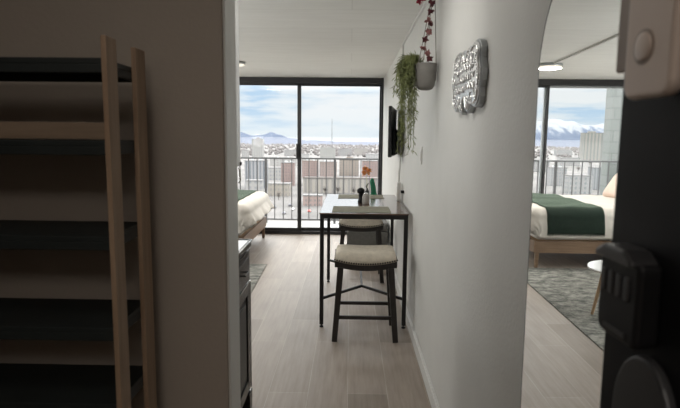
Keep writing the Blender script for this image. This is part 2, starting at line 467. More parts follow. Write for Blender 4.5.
# keypad lock
ky, kz = -.078, 1.252
kl = thing('keypad_lock', DM @ Vector((0, ky, 1.2)), 'black keypad lock with rows of buttons on the black door', 'lock')
f0, f1 = on_door(ky, kz, 0, .030)
MB().prism(rrect(.092, .110, .014), f0, f1).build('body', M['black_plastic'], kl, bevel=.006, seg=3)
f0, f1 = on_door(ky, kz+.052, .004, .040)
MB().prism([(-.042, .002), (-.024, .013), (.024, .013), (.044, .002), (.044, -.006), (-.042, -.006)], f0, f1).build('cover_hood', M['dark_grey_plastic'], kl, bevel=.004)
for i in range(4):
    f0, f1 = on_door(ky+.032-.018*i, kz+.016, .028, .0325)
    MB().prism(rrect(.011, .030, .004), f0, f1).build('button', M['dark_grey_plastic'], kl, bevel=.0015)
f0, f1 = on_door(ky, kz-.043, .028, .032)
MB().prism(rrect(.05, .006, .002), f0, f1).build('badge', M['dark_grey_plastic'], kl)

# ------------------------------------------------------------------ shelf unit at the left
RX0, RX1 = -.506, -.4945      # right-hand rails
LXR = -1.32                   # left-hand rails, out of the frame
su = thing('shelf_unit', ((RX0+LXR)/2, 1.2, 0), 'tall black shelf unit with slim oak uprights against the taupe wall', 'shelf')
for xa, xb in ((RX0, RX1), (LXR-.0115, LXR)):
    box(xa, xb, 1.10, 1.15, 0, 1.648).build('upright', M['oak'], su, bevel=.0015)
    box(xa, xb, 1.25, 1.307, 0, 1.648).build('upright', M['oak'], su, bevel=.0015)
for z in (1.604, 1.437, 1.236, 1.036, .862, .66, .44, .22, .06):
    m = MB().box(LXR, RX0, 1.102, 1.304, z-.012, z)
    m.box(LXR, RX0, 1.102, 1.112, z-.030, z-.012).box(LXR, RX0, 1.294, 1.304, z-.030, z-.012)
    m.box(RX0-.012, RX0, 1.112, 1.294, z-.030, z-.012)
    m.build('shelf', M['black_shelf'], su, bevel=.0015)
tag(box(LXR, RX0, 1.104, 1.116, 1.4395, 1.474).build('front_bar', M['bar_brown'], su, bevel=.0015), 'brown front bar standing on the second shelf')  # brown bar across the front, just above the second shelf

# ------------------------------------------------------------------ kitchen cabinets
kx = -.520
kc = thing('kitchen_cabinet', (-.85, 2.2, 0), 'black panelled base cabinet under a white counter beside the partition', 'cabinet')
MB().box(-1.16, kx-.02, 1.56, 2.74, .09, .872).build('body', M['cab_black'], kc, bevel=.003)
box(-1.16, kx-.06, 1.58, 2.72, 0, .09).build('plinth', M['cab_black'], kc)
for i in range(3):
    y0 = 1.57+.39*i; y1 = y0+.38
    d = box(kx-.02, kx, y0, y1, .70, .862)
    d.box(kx, kx+.004, y0+.03, y1-.03, .73, .832)
    dw = d.build('drawer', M['cab_black'], kc, bevel=.004)
    MB().tube([(kx+.004, (y0+y1)/2-.04, .78), (kx+.022, (y0+y1)/2-.04, .78), (kx+.022, (y0+y1)/2+.04, .78), (kx+.004, (y0+y1)/2+.04, .78)], .004).build('handle', M['cab_black'], dw)
    d = MB().box(kx-.02, kx, y0, y0+.06, .11, .69).box(kx-.02, kx, y1-.06, y1, .11, .69)
    d.box(kx-.02, kx, y0+.06, y1-.06, .11, .17).box(kx-.02, kx, y0+.06, y1-.06, .63, .69)
    dd = d.build('door', M['cab_black'], kc, bevel=.004)
    MB().box(kx-.02, kx-.010, y0+.055, y1-.055, .165, .635).box(kx-.010, kx-.003, y0+.09, y1-.09, .20, .60).build('raised_panel', M['dark_grey_plastic'], dd, bevel=.006)
MB().box(kx, kx+.004, 1.57, 2.735, .692, .698).box(kx, kx+.004, 1.57, 2.735, .863, .868).box(kx, kx+.004, 2.731, 2.736, .11, .692).build('moulding_highlight', M['chrome'], kc)  # chrome lines drawn in for the highlights along the moulding edges
for y in (1.60, 2.70):
    MB().prism([(-.035, 0), (.03, 0), (.035, .05), (.04, .1), (-.04, .1), (-.03, .045)], lambda u, v: Vector((kx-.05, y+u, v)), lambda u, v: Vector((kx+.006, y+u, v))).build('bracket_foot', M['cab_black'], kc, bevel=.004)
ct = box(-1.16, kx-.006, 1.56, 2.752, .872, .908)
ct = ct.build('countertop', M['stone_top'], origin=(-.85, 2.2, .872), bevel=.003)
tag(ct, 'white stone countertop with dark edge on the black cabinet', 'countertop')
MB().box(kx-.006, kx+.004, 1.56, 2.764, .874, .912).box(-1.16, kx-.006, 2.752, 2.764, .874, .912).build('edge_trim', M['cab_black'], ct, bevel=.003)
MB().box(kx+.004, kx+.008, 1.56, 2.766, .900, .909).build('edge_highlight', M['chrome'], ct, bevel=.001)  # thin chrome line standing in for the highlight on the counter edge
uc = thing('wall_cabinet', (-.85, 2.2, 1.31), 'white upper kitchen cabinet hanging above the black base cabinet', 'cabinet')
kx = -.53
box(-1.16, kx-.02, 1.56, 2.59, 1.31, CEIL-.004).build('body', M['upper_white'], uc, bevel=.002)
for i in range(2):
    y0 = 1.565+.515*i
    d = box(kx-.02, kx, y0, y0+.505, 1.305, CEIL-.01).build('door', M['upper_white'], uc, bevel=.003)
    yk = y0+.465 if i else y0+.04
    tag(MB().box(kx, kx+.008, yk+.014, yk+.034, 1.308, 1.325).build('catch', M['black_metal'], d, bevel=.003), 'small dark catch')
    tag(MB().tube([(kx, yk-.01, 1.30), (kx+.006, yk-.01, 1.29), (kx+.006, yk-.01, 1.235), (kx, yk-.01, 1.225)], .005).build('handle', M['chrome'], d, smooth=True), 'bright pull handle')

# ------------------------------------------------------------------ ceiling light and conduits
cl = thing('ceiling_light', (-1.37, 6.3, CEIL), 'flat round ceiling light near the window', 'ceiling light')
MB().lathe([(.03, 0), (.14, -.004), (.145, -.02), (.138, -.03)], (-1.37, 6.3, CEIL), 40).build('housing', M['alu'], cl, smooth=True)
MB().lathe([(.136, -.028), (.134, -.038), (.10, -.043), (.001, -.044)], (-1.37, 6.3, CEIL), 40).build('diffuser', M['diffuser'], cl, smooth=True)
tag(MB().tube([(-1.37, 6.14, CEIL-.011), (-1.335, 5.5, CEIL-.011), (-1.25, 4.2, CEIL-.011), (-1.2, 3.1, CEIL-.011)], .011, 10).build('ceiling_conduit', M['trim'], origin=(-1.3, 5, CEIL-.01), smooth=True),
    'thin metal conduit along the ceiling to the round light', 'conduit')
cm = MB().box(WX-.016, WX-.0005, 4.935, 4.965, 1.62, CEIL-.020).box(WX-.018, WX-.0005, 1.4, 4.965, CEIL-.020, CEIL-.002)
tag(cm.build('cable_raceway', M['trim'], origin=(WX, 4.95, 1.62), bevel=.003), 'white cable raceway dropping down the right wall to the television', 'raceway')

# ------------------------------------------------------------------ dining table
TZ = .885
ty0, ty1, tx0, tx1 = 3.945, 5.27, -.226, .440
dt = thing('dining_table', ((tx0+tx1)/2, (ty0+ty1)/2, 0), 'tall narrow dining table with dark wood top and black metal legs', 'table')
box(tx0, tx1, ty0, ty1, TZ-.011, TZ).build('tabletop', M['walnut'], dt, bevel=.003)
fm = MB()
for y in (ty0+.004, ty1-.034): fm.box(tx0+.004, tx1-.004, y, y+.030, TZ-.045, TZ-.011)
for x in (tx0+.004, tx1-.034): fm.box(x, x+.030, ty0+.034, ty1-.034, TZ-.045, TZ-.011)
fm.build('apron_frame', M['black_metal'], dt, bevel=.002)
for x in (tx0+.004, tx1-.034):
    for y in (ty0+.004, ty1-.034):
        lg = box(x, x+.030, y, y+.030, .022, TZ-.045).build('leg', M['black_metal'], dt, bevel=.002)
        MB().lathe([(.015, 0), (.016, .004), (.014, .010), (.005, .012), (.005, .024)], (x+.015, y+.015, 0), 16).build('foot_pad', M['black_plastic'], lg, smooth=True)
cx = (tx0+tx1)/2; sz = .225
for y, ya in ((ty0+.016, ty0+.38), (ty1-.016, ty1-.38)):
    for x in (tx0+.016, tx1-.016):
        MB().bar((x, y, sz), (cx, ya, sz), .016, .022, up=(0, 0, 1)).build('brace', M['black_metal'], dt, bevel=.002)
MB().bar((cx, ty0+.38, sz), (cx, ty1-.38, sz), .018, .022, up=(0, 0, 1)).build('stretcher', M['black_metal'], dt, bevel=.002)

# ------------------------------------------------------------------ stools
def make_stool(cx, cy, label):
    st = thing('counter_stool', (cx, cy, 0), label, 'stool', 'saddle stools at the table')
    W2, D2 = .230, .17
    def sad(x): return .034*(x/W2)**2
    # cushion
    def side(u, v): pass
    m = MB(); nx, ny = 24, 16
    def top(i, j):
        x = -1+2*i/nx; y = -1+2*j/ny
        ex = (1-abs(x)**6)**.40 if abs(x) < 1 else 0
        ey = (1-abs(y)**6)**.40 if abs(y) < 1 else 0
        k = max(0, min(ex, 1))*max(0, min(ey, 1))
        # rounded-rectangle plan
        r = .94+.06*k
        return x*W2*r, y*D2*r, k
    g = []; h = []
    for i in range(nx+1):
        ra = []; rb = []
        for j in range(ny+1):
            x, y, k = top(i, j)
            ra.append(m.bm.verts.new((cx+x, cy+y, .592+.45*sad(x)+.050*k)))
            rb.append(m.bm.verts.new((cx+x, cy+y, .548+sad(x))))
        g.append(ra); h.append(rb)
    for i in range(nx):
        for j in range(ny):
            m.bm.faces.new([g[i][j], g[i+1][j], g[i+1][j+1], g[i][j+1]])
            m.bm.faces.new([h[i][j], h[i][j+1], h[i+1][j+1], h[i+1][j]])
    for i in range(nx):
        m.bm.faces.new([g[i][0], h[i][0], h[i+1][0], g[i+1][0]]); m.bm.faces.new([g[i][ny], g[i+1][ny], h[i+1][ny], h[i][ny]])
    for j in range(ny):
        m.bm.faces.new([g[0][j], g[0][j+1], h[0][j+1], h[0][j]]); m.bm.faces.new([g[nx][j], h[nx][j], h[nx][j+1], g[nx][j+1]])
    m.build('seat', M['cream'], st, smooth=True)
    # curved wooden rail under the cushion
    m = MB(); n = 14; w = W2*.955; d = D2*.955
    for ya, yb in ((-d, -d+.022), (d-.022, d)):
        for i in range(n):
            xa = -w+2*w*i/n; xb = -w+2*w*(i+1)/n
            m.hexa([(cx+xa, cy+ya, .512+sad(xa)), (cx+xb, cy+ya, .512+sad(xb)), (cx+xb, cy+yb, .512+sad(xb)), (cx+xa, cy+yb, .512+sad(xa))],
                   [(cx+xa, cy+ya, .550+sad(xa)), (cx+xb, cy+ya, .550+sad(xb)), (cx+xb, cy+yb, .550+sad(xb)), (cx+xa, cy+yb, .550+sad(xa))])
    for xa, xb in ((-w, -w+.022), (w-.022, w)): m.box(cx+xa, cx+xb, cy-d+.022, cy+d-.022, .53, .568)
    bmesh.ops.remove_doubles(m.bm, verts=m.bm.verts, dist=1e-5)
    m.build('seat_frame', M['stool_wood'], st)
    # nailheads: small domes in one row round the lower edge
    m = MB()
    k = 27
    for i in range(k):
        x = -w+2*w*i/(k-1)
        for s_ in (-1, 1): m.lathe([(.0064, 0), (.0056, .0025), (.001, .0042)], (cx+x, cy+s_*D2*.948, .560+sad(x)), 8, Matrix.Rotation(R(90*s_), 3, 'X').inverted() if s_ > 0 else Matrix.Rotation(R(90), 3, 'X'))
    for i in range(1, 18):
        y = -d+2*d*i/18
        for s_ in (-1, 1): m.lathe([(.0064, 0), (.0056, .0025), (.001, .0042)], (cx+s_*W2*.948, cy+y, .560+sad(W2)), 8, Matrix.Rotation(R(90*s_), 3, 'Y'))
    o = m.build('nailhead_trim', M['nail'], st); o['label'] = 'row of dark nailheads'
    for sx in (-1, 1):
        for sy in (-1, 1):
            MB().bar((cx+sx*.217, cy+sy*.178, 0), (cx+sx*.178, cy+sy*.148, .535), .038, .036, .044, .042).build('leg', M['stool_wood'], st, bevel=.003)
    def lx(z): return .217-.039*z/.535
    def ly(z): return .178-.030*z/.535
    for sy in (-1, 1):
        MB().bar((cx-lx(.175), cy+sy*ly(.175), .175), (cx+lx(.175), cy+sy*ly(.175), .175), .018, .026, up=(0, 0, 1)).build('stretcher', M['stool_wood'], st, bevel=.002)
    for sx in (-1, 1):
        MB().bar((cx+sx*lx(.26), cy-ly(.26), .26), (cx+sx*lx(.26), cy+ly(.26), .26), .018, .024, up=(0, 0, 1)).build('stretcher', M['stool_wood'], st, bevel=.002)
    return st
stool = make_stool(.118, 3.85, 'nearer cream saddle stool with nailhead trim at the near table end')
s2 = copy_tree(stool); s2.location = (.114, 5.42, 0); s2['label'] = 'farther cream saddle stool tucked at the window end of the table'

# ------------------------------------------------------------------ things on the table
def placemat(x0, x1, y0, y1, lab):
    m = MB().box(x0, x1, y0, y1, TZ+.0005, TZ+.004)
    o = m.build('placemat', M['placemat'], origin=((x0+x1)/2, (y0+y1)/2, TZ), bevel=.0015)
    tag(o, lab, 'placemat', 'placemats on the table')
placemat(-.134, .313, 3.985, 4.325, 'sage green placemat at the near end of the dining table')
placemat(-.110, .316, 4.905, 5.225, 'sage green placemat at the window end of the dining table')
pm = thing('pepper_mill', (.094, 4.60, TZ), 'black pepper mill with round top on the dining table', 'pepper mill')
MB().lathe([(.026, 0), (.027, .01), (.020, .035), (.017, .05), (.021, .072), (.021, .079)], (.094, 4.60, TZ), 24).build('body', M['black_plastic'], pm, smooth=True)
MB().lathe([(.014, .078), (.029, .084), (.034, .100), (.031, .116), (.017, .127), (.004, .131), (.001, .132)], (.094, 4.60, TZ), 24).build('knob', M['black_plastic'], pm, smooth=True)
ss = thing('salt_shaker', (.136, 4.535, TZ), 'pale ceramic salt shaker beside the black pepper mill', 'salt shaker')
MB().lathe([(.029, 0), (.032, .006), (.031, .058), (.026, .074), (.022, .08)], (.136, 4.535, TZ), 24).build('body', M['ceramic'], ss, smooth=True)
MB().lathe([(.021, .078), (.021, .090), (.014, .097), (.001, .098)], (.136, 4.535, TZ), 24).build('cap', M['chrome'], ss, smooth=True)
# green arched ornament
m = MB(); pts = []; rs = []
for i in range(15):
    t = i/14
    pts.append((.232-.028*t**2+.035*max(0, t-.75), 5.245, TZ+.165*t)); rs.append(.030-.008*t if i < 13 else (.015 if i == 13 else .004))
m.tube(pts, rs, 16)
m.lathe([(.034, 0), (.036, .004), (.030, .016)], (.232, 5.245, TZ), 20)
tag(m.build('ornament', M['green_ceramic'], origin=(.232, 5.245, TZ), smooth=True), 'glossy green curved ornament at the window end of the table', 'ornament')
fv = thing('bud_vase', (.168, 5.245, TZ), 'small dark bud vase with an orange bloom on a thin stem', 'vase')
MB().lathe([(.014, 0), (.020, .008), (.022, .028), (.012, .048), (.008, .06), (.011, .066)], (.168, 5.245, TZ), 20).build('vase_body', M['dark_grey_plastic'], fv, smooth=True)
MB().tube([(.168, 5.245, TZ+.05), (.163, 5.245, TZ+.13), (.156, 5.245, TZ+.21)], .0025, 6).build('stem', M['leaf'], fv)
m = MB()
for i in range(46):
    d = Vector((random.uniform(-1, 1), random.uniform(-1, 1), random.uniform(-1, 1.2))).normalized()
    m.leaf(Vector((.155, 5.245, TZ+.235))+d*.006, d, random.uniform(.03, .06), .022, Vector((random.uniform(-1, 1), random.uniform(-1, 1), .3)))
tag(m.build('bloom', M['orange'], fv), 'orange bloom')
# leaf side spray on the vase
m = MB()
for i in range(5): m.leaf((.168, 5.245, TZ+.06+.008*i), (-.6+.3*i, .1, 1), .035, .012, (0, 1, 0))
m.build('leaves', M['dark_grey_plastic'], fv)

# router against the wall
rt = thing('router', (.436, 4.79, TZ), 'small white upright router with antenna on the table against the wall', 'router')
box(.418, .452, 4.74, 4.84, TZ+.0005, TZ+.165).build('body', M['white_plastic'], rt, bevel=.006)
MB().tube([(.432, 4.76, TZ+.16), (.429, 4.76, TZ+.27)], .004, 8).build('antenna', M['white_plastic'], rt)
tag(box(.440, WX-.001, 4.60, 4.635, TZ+.085, TZ+.108).build('power_plug', M['black_plastic'], origin=(.455, 4.615, TZ+.09), bevel=.003), 'small black plug sticking out of the right wall above the table', 'plug')

# ------------------------------------------------------------------ television on a swivel arm
tn, tf = Vector((.335, 4.66, 0)), Vector((.445, 5.43, 0))
ux = (tf-tn).normalized(); nrm = Vector((ux.y, -ux.x, 0))       # nrm points to the right wall
TM = Matrix(((ux.x, nrm.x, 0, tn.x), (ux.y, nrm.y, 0, tn.y), (0, 0, 1, 0), (0, 0, 0, 1)))
Lt = (tf-tn).length
tv = thing('television', (.40, 5.05, 1.275), 'black flat television on a wall arm seen almost edge on', 'television')
MB().box(0, Lt, -.012, .014, 1.275, 1.715, TM).build('panel', M['tv_black'], tv, bevel=.004)
MB().box(.006, Lt-.006, -.0135, -.0115, 1.285, 1.708, TM).build('screen', mat('tv_screen', (.01, .01, .012), .08, 0, var=.05), tv)
MB().box(.16, Lt-.22, .012, .040, 1.285, 1.52, TM).build('back_box', M['black_plastic'], tv, bevel=.01)
a0 = TM @ Vector((.36, .04, 1.48))
MB().bar(a0, (WX-.012, 4.93, 1.48), .03, .05, up=(0, 0, 1)).build('wall_arm', M['black_metal'], tv, bevel=.003)
box(WX-.014, WX-.001, 4.86, 4.93, 1.36, 1.60).build('wall_plate', M['black_metal'], tv, bevel=.002)
tc = MB().tube([(WX-.012, 4.90, 1.62), (WX-.012, 4.905, 1.40), (WX-.014, 4.90, 1.25), (WX-.020, 4.89, 1.12), (WX-.022, 4.88, 1.0), (WX-.014, 4.87, TZ+.02)], .008, 8)
tag(tc.build('television_cable', M['trim'], origin=(WX-.01, 4.9, 1.6), smooth=True), 'white cable running from the television down to the router', 'cable')

# ------------------------------------------------------------------ ottoman beyond the table
ot = thing('ottoman', (.21, 6.36, 0), 'dark grey upholstered ottoman on the floor beyond the table', 'ottoman')
box(-.03, .445, 6.12, 6.60, .025, .36).build('base', M['grey_fabric'], ot, bevel=.015, seg=3)
box(-.035, .448, 6.115, 6.605, .365, .46).build('lid', M['grey_fabric'], ot, bevel=.025, seg=4)
for x in (.0, .41):
    for y in (6.16, 6.56): MB().lathe([(.016, 0), (.02, .026)], (x, y, 0), 12).build('foot', M['black_plastic'], ot)

# ------------------------------------------------------------------ bed
bx0, bx1, by0, by1 = -3.27, -1.19, 5.95, 7.55
bd = thing('bed', ((bx0+bx1)/2, (by0+by1)/2, 0), 'queen bed with light wood frame beside the window', 'bed')
m = MB().box(bx0+.04, bx1, by0, by0+.028, .173, .31).box(bx0+.04, bx1, by1-.028, by1, .173, .31).box(bx1-.028, bx1, by0+.028, by1-.028, .173, .31)
m.build('bed_frame', M['bed_wood'], bd, bevel=.004)
box(bx0, bx0+.04, by0-.02, by1+.02, .15, 1.0).build('headboard', M['bed_wood'], bd, bevel=.006)
for x in (bx1-.045, -2.2, bx0+.10):
    for y in (by0+.03, by1-.03):
        MB().bar((x+.006, y, 0), (x, y, .30), .034, .034, .052, .05).build('leg', M['bed_wood'], bd, bevel=.003)
box(bx0+.045, bx1-.03, by0+.03, by1-.03, .27, .31).build('slat_base', M['leg_wood'], bd)
mt = box(bx0+.05, bx1-.035, by0+.035, by1-.035, .312, .60).build('mattress', M['white_pillow'], origin=(-2.2, 6.75, .312), bevel=.04, seg=4)
tag(mt, 'white mattress under the ivory duvet on the bed', 'mattress')
MXF, MYC, MHW, MTOP = bx1+.035, (by0+by1)/2, (by1-by0)/2-.015, .612
def drape(a, b, lift, rr=.09, folds=.7, flare=.42):
    """cloth point (a,b) laid over the mattress top and down its sides"""
    dx = max(0, a-(MXF-rr)); sy = 1 if b > MYC else -1
    dy = max(0, abs(b-MYC)-(MHW-rr)); d = math.hypot(dx, dy)
    px = min(a, MXF-rr); py = MYC+sy*min(abs(b-MYC), MHW-rr)
    wr = .008*math.sin(7*a+3*math.sin(4*b))*math.sin(5*b+a)+.003*math.sin(17*a+9*b)
    if d < 1e-6: return Vector((px, py, MTOP+lift+.045+wr))
    nx, ny = dx/d, sy*dy/d
    R1 = rr+lift; q = R1*PI/2
    tang = a*abs(ny)+b*abs(nx)+2.2*math.atan2(abs(ny), abs(nx))*.3
    if d < q: o, z = R1*math.sin(d/R1), -R1*(1-math.cos(d/R1))
    else:
        e = d-q
        fo = folds*(.020*math.sin(11*tang)+.012*math.sin(23*tang+1))*min(1, e/.12)
        o, z = R1+e*flare*(.12+.88*max(0, nx))+fo+.02*min(1, e/.1), -R1-e
    return Vector((px+nx*o, py+ny*o, MTOP+lift+.045+wr*max(0, 1-d/.1)+z))
def duvet(u, v):
    ext = .375
    a = bx0+.35+u*(MXF-.09+ext+.06-(bx0+.35)); b = (MYC-MHW+.09-ext)+v*2*(MHW-.09+ext)
    dx = max(0, a-(MXF-.09)); dy = max(0, abs(b-MYC)-(MHW-.09)); d = math.hypot(dx, dy); mx_ = ext-.10*abs(dx/(d+1e-9))
    if d > mx_:
        k = mx_/d; a = (MXF-.09)+dx*k if dx > 0 else a
        if dy > 0: b = MYC+(1 if b > MYC else -1)*(MHW-.09+dy*k)
    return drape(a, b, .012)
dv = MB().grid(duvet, 110, 100)
bmesh.ops.remove_doubles(dv.bm, verts=dv.bm.verts, dist=1e-5)
dvo = dv.build('duvet', M['duvet'], origin=(-2.2, 6.75, MTOP), smooth=True, solid=.02)
tag(dvo, 'ivory duvet hanging over the foot and sides of the bed', 'duvet')
def throw_f(u, v):
    a = -1.945+u*.63; b = (MYC-MHW+.09-.35)+v*2*(MHW-.09+.35)
    return drape(a, b, .030, folds=.35)
th = MB().grid(throw_f, 30, 120)
tho = th.build('throw_blanket', M['throw'], origin=(-1.6, 6.75, MTOP+.06), smooth=True, solid=.012)
tag(tho, 'forest green throw laid across the bed near its foot', 'blanket')
m = MB()
for s_ in (0, 1):
    for i in range(61):
        p = throw_f(i/60, s_)
        m.bar(p, p+Vector((random.uniform(-.006, .006), (-.004 if s_ == 0 else .004), -random.uniform(.02, .032))), .006, .006, .003, .003)
tag(m.build('fringe', M['throw'], tho), None, None, None, 'stuff')
def pillow(name, c, w, h, t, mtl, tilt, lab, group=None):
    """leaning cushion: w across the bed, h up, t thick"""
    m = MB(); n = 16; T = Matrix.Translation(c) @ Matrix.Rotation(R(tilt), 4, 'Y')
    for s_ in (-1, 1):
        g = []
        for i in range(n+1):
            row = []
            for j in range(n+1):
                x = -1+2*i/n; y = -1+2*j/n
                k = max(0, (1-x**4)*(1-y**4))**.5
                pin = 1-.06*(1-abs(y))*abs(x)**3
                row.append(m.bm.verts.new(T @ Vector((s_*t/2*k, y*w/2*(1-.05*(1-x*x)*abs(y)**3), x*h/2*pin))))
            g.append(row)
        for i in range(n):
            for j in range(n): m.bm.faces.new([g[i][j], g[i+1][j], g[i+1][j+1], g[i][j+1]])
    bmesh.ops.remove_doubles(m.bm, verts=m.bm.verts, dist=1e-4)
    tag(m.build(name, mtl, origin=c, smooth=True), lab, 'pillow', group)
pillow('pillow', (-2.70, 7.13, .83), .58, .40, .16, M['pillow'], -32, 'blush pillow leaning at the window side of the bed', 'pillows on the bed')
pillow('pillow', (-2.70, 6.42, .83), .58, .40, .16, M['pillow'], -32, 'blush pillow leaning on the bed on the side away from the window', 'pillows on the bed')
pillow('pillow', (-3.02, 7.13, .90), .66, .46, .18, M['white_pillow'], -22, 'white pillow against the headboard at the window side', 'pillows on the bed')
pillow('pillow', (-3.02, 6.42, .90), .66, .46, .18, M['white_pillow'], -22, 'white pillow against the headboard away from the window', 'pillows on the bed')

# rug and coffee table
rg = MB().hexa([(-.862, 3.0, .0005), (-.93, 5.93, .0005), (-3.0, 5.93, .0005), (-2.95, 3.0, .0005)], [(-.862, 3.0, .009), (-.93, 5.93, .009), (-3.0, 5.93, .009), (-2.95, 3.0, .009)])
tag(rg.build('rug', M['rug'], origin=(-1.9, 4.4, 0), bevel=.003), 'worn grey patterned rug in front of the bed', 'rug')
ctb = thing('coffee_table', (-1.37, 4.25, .0102), 'round white coffee table with light wood legs standing on the rug', 'coffee table')
MB().lathe([(.295, .400), (.31, .405), (.312, .418), (.305, .424), (.001, .425)], (-1.37, 4.25, 0), 48).build('top', M['white_gloss'], ctb, smooth=False)
for i in range(3):
    a = R(20+120*i)
    MB().tube([(-1.37+.25*math.cos(a), 4.25+.25*math.sin(a), .0104), (-1.37+.18*math.cos(a), 4.25+.18*math.sin(a), .402)], [.011, .018], 12).build('leg', M['leg_wood'], ctb)

# ------------------------------------------------------------------ mirror on the right wall
my0, my1, mr = .828, 1.308, .24
mc = (my0+my1)/2
ol = [(my0, .08), (my1, .08)] + [(mc+mr*math.cos(R(a)), 1.60+mr*math.sin(R(a))) for a in range(0, 181, 5)]
def scaled(ol, k): return [(mc+(y-mc)*(1-k/mr), .08+k+(z-.08)*(1-2*k/1.7)) for y, z in ol]
mo = MB().prism(ol, lambda y, z: Vector((WX-.001, y, z)), lambda y, z: Vector((WX-.025, y, z))).build('mirror', M['mirror_edge'], origin=(WX-.01, mc, .08))
tag(mo, 'tall arched mirror on the right wall with a thin black edge', 'mirror')
MB().prism(scaled(ol, .008), lambda y, z: Vector((WX-.0252, y, z)), lambda y, z: Vector((WX-.0262, y, z))).build('mirror_glass', M['mirror'], mo)

# ------------------------------------------------------------------ silver plaque
py, pz = 2.140, 1.674
half = [(.0, .076), (.020, .078), (.030, .100), (.052, .116), (.085, .114), (.112, .104), (.145, .121), (.19, .120), (.226, .108), (.246, .086), (.240, .056), (.252, .036), (.268, .014), (.268, 0)]
half2 = [(.262, -.024), (.242, -.046), (.248, -.076), (.228, -.100), (.192, -.110), (.150, -.106), (.118, -.096), (.090, -.112), (.062, -.126), (.040, -.118), (.028, -.082), (.0, -.072)]
half = [(x*.97, z*1.03) for x, z in half]; half2 = [(x*.97, z*1.05) for x, z in half2]
right = half+half2
outl = [(x, z) for x, z in right] + [(-x, z) for x, z in right[::-1] if x > 0]
sg = thing('wall_plaque', (WX, py, pz), 'ornate silver scalloped plaque hanging on the white right wall', 'wall decor')
MB().prism(outl, lambda u, v: Vector((WX-.001, py+u, pz+v)), lambda u, v: Vector((WX-.022, py+u, pz+v))).build('backing', M['alu'], sg, bevel=.002)
MB().prism([(x*.965, z*.95) for x, z in outl], lambda u, v: Vector((WX-.0222, py+u, pz+v)), lambda u, v: Vector((WX-.027, py+u, pz+v))).build('face', M['silver'], sg, bevel=.002)
m = MB()
m.tube([(WX-.028, py+x*.90, pz+z*.86) for x, z in outl]+[(WX-.028, py+outl[0][0]*.9, pz+outl[0][1]*.86)], .0045, 8)
def scroll(cy_, cz_, r0, turns, dirn, a0):
    return [(WX-.028, cy_+r0*(1-t)*math.cos(a0+dirn*turns*2*PI*t), cz_+r0*(1-t)*math.sin(a0+dirn*turns*2*PI*t)) for t in [i/26*.93 for i in range(27)]]
for s_ in (-1, 1):
    for (cy_, cz_, r0, a0) in ((.190, .060, .032, 0), (.190, -.062, .034, PI), (.120, .078, .024, 1), (.115, -.080, .026, 2), (.055, .078, .020, 0), (.055, -.086, .022, 3), (.222, 0, .026, 1.5)):
        m.tube(scroll(py+s_*cy_, pz+cz_, r0, 1.6, s_, a0), .0030, 6)
for k in range(3):
    zz = .042-.037*k
    m.tube([(WX-.028, py-.17+.34*i/40, pz+zz+.012*math.sin(i*1.35+k)+.006*math.sin(i*2.9)) for i in range(41)], .0030, 6)
tag(m.build('relief', M['silver_relief'], sg, smooth=True), 'polished raised scrollwork')

# light switch
sw = thing('light_switch', (WX, 3.54, 1.332), 'white light switch on the right wall below the hanging plant', 'light switch')
box(WX-.007, WX-.0005, 3.505, 3.575, 1.275, 1.389).build('plate', M['white_plastic'], sw, bevel=.002)
MB().box(WX-.011, WX-.006, 3.523, 3.557, 1.299, 1.365).build('rocker', M['white_plastic'], sw, bevel=.002)

# ------------------------------------------------------------------ hanging plant
PX, PY, PZ = .401, 2.98, 1.705
hp = thing('hanging_planter', (PX, PY, PZ), 'pale pot with trailing green plant hanging by cords near the right wall', 'planter')
MB().lathe([(.022, 0), (.038, .005), (.050, .022), (.057, .055), (.060, .10), (.061, .14), (.055, .14), (.052, .10), (.001, .095)], (PX, PY, PZ), 36).build('pot', M['pot'], hp, smooth=True)
MB().lathe([(.050, .125), (.03, .133), (.001, .135)], (PX, PY, PZ), 24).build('soil', M['dark_grey_plastic'], hp)
hook = Vector((.437, PY, CEIL-.02))
for a in (100, 220, 340):
    p = Vector((PX+.057*math.cos(R(a)), PY+.057*math.sin(R(a)), PZ+.135))
    MB().tube([p, p.lerp(hook, .5), hook], .0022, 6).build('cord', M['rope'], hp)
MB().tube([hook+Vector((0, 0, .02)), hook, hook+Vector((.008, 0, -.012)), hook+Vector((0, 0, -.018))], .003, 6).build('hook', M['black_metal'], hp)
m = MB(); rnd = random.Random(3)
for i in range(84):
    a = rnd.uniform(0, 2*PI)
    bias = Vector((-.95, rnd.uniform(-.2, .6), 0))
    dirv = (Vector((math.cos(a), math.sin(a), 0))*.6+bias)
    dirv.x = min(dirv.x, -.25 if i % 5 else .3); dirv.z = 0
    dirv = dirv.normalized()
    p = Vector((PX-.012, PY+.01, PZ+.135))+dirv*rnd.uniform(.0, .03)
    reach = rnd.uniform(.03, .115)
    long_ = rnd.random() < .5
    ln = rnd.uniform(.18, .52) if long_ else rnd.uniform(.03, .16)
    pts = [p]
    rise = rnd.uniform(.01, .05)
    N = 16
    for k in range(1, N+1):
        t = k/N
        out = reach*(1-(1-min(t*2.2, 1))**2)
        z = rise*math.sin(min(t*2.2, 1)*PI*.8) - (max(0, t-.2)/.8)**1.3*ln
        pts.append(p+dirv*(out+.03*(1 if not long_ else 0)*t)+Vector((rnd.uniform(-.003, .003), rnd.uniform(-.003, .003), z)))
    m.tube(pts, .0011, 4, False)
    for k in range(2, N+1):
        for q in range(3):
            t = (pts[k]-pts[k-1]).normalized()
            sd = Vector((rnd.uniform(-1, 1), rnd.uniform(-1, 1), rnd.uniform(-.6, .5)))
            m.leaf(pts[k].lerp(pts[k-1], rnd.random()), t*.8+sd*.8, rnd.uniform(.022, .044), rnd.uniform(.0035, .006), Vector((rnd.uniform(-1, 1), rnd.uniform(-1, 1), rnd.uniform(-1, 1))))
m.build('foliage', M['leaf'], hp)

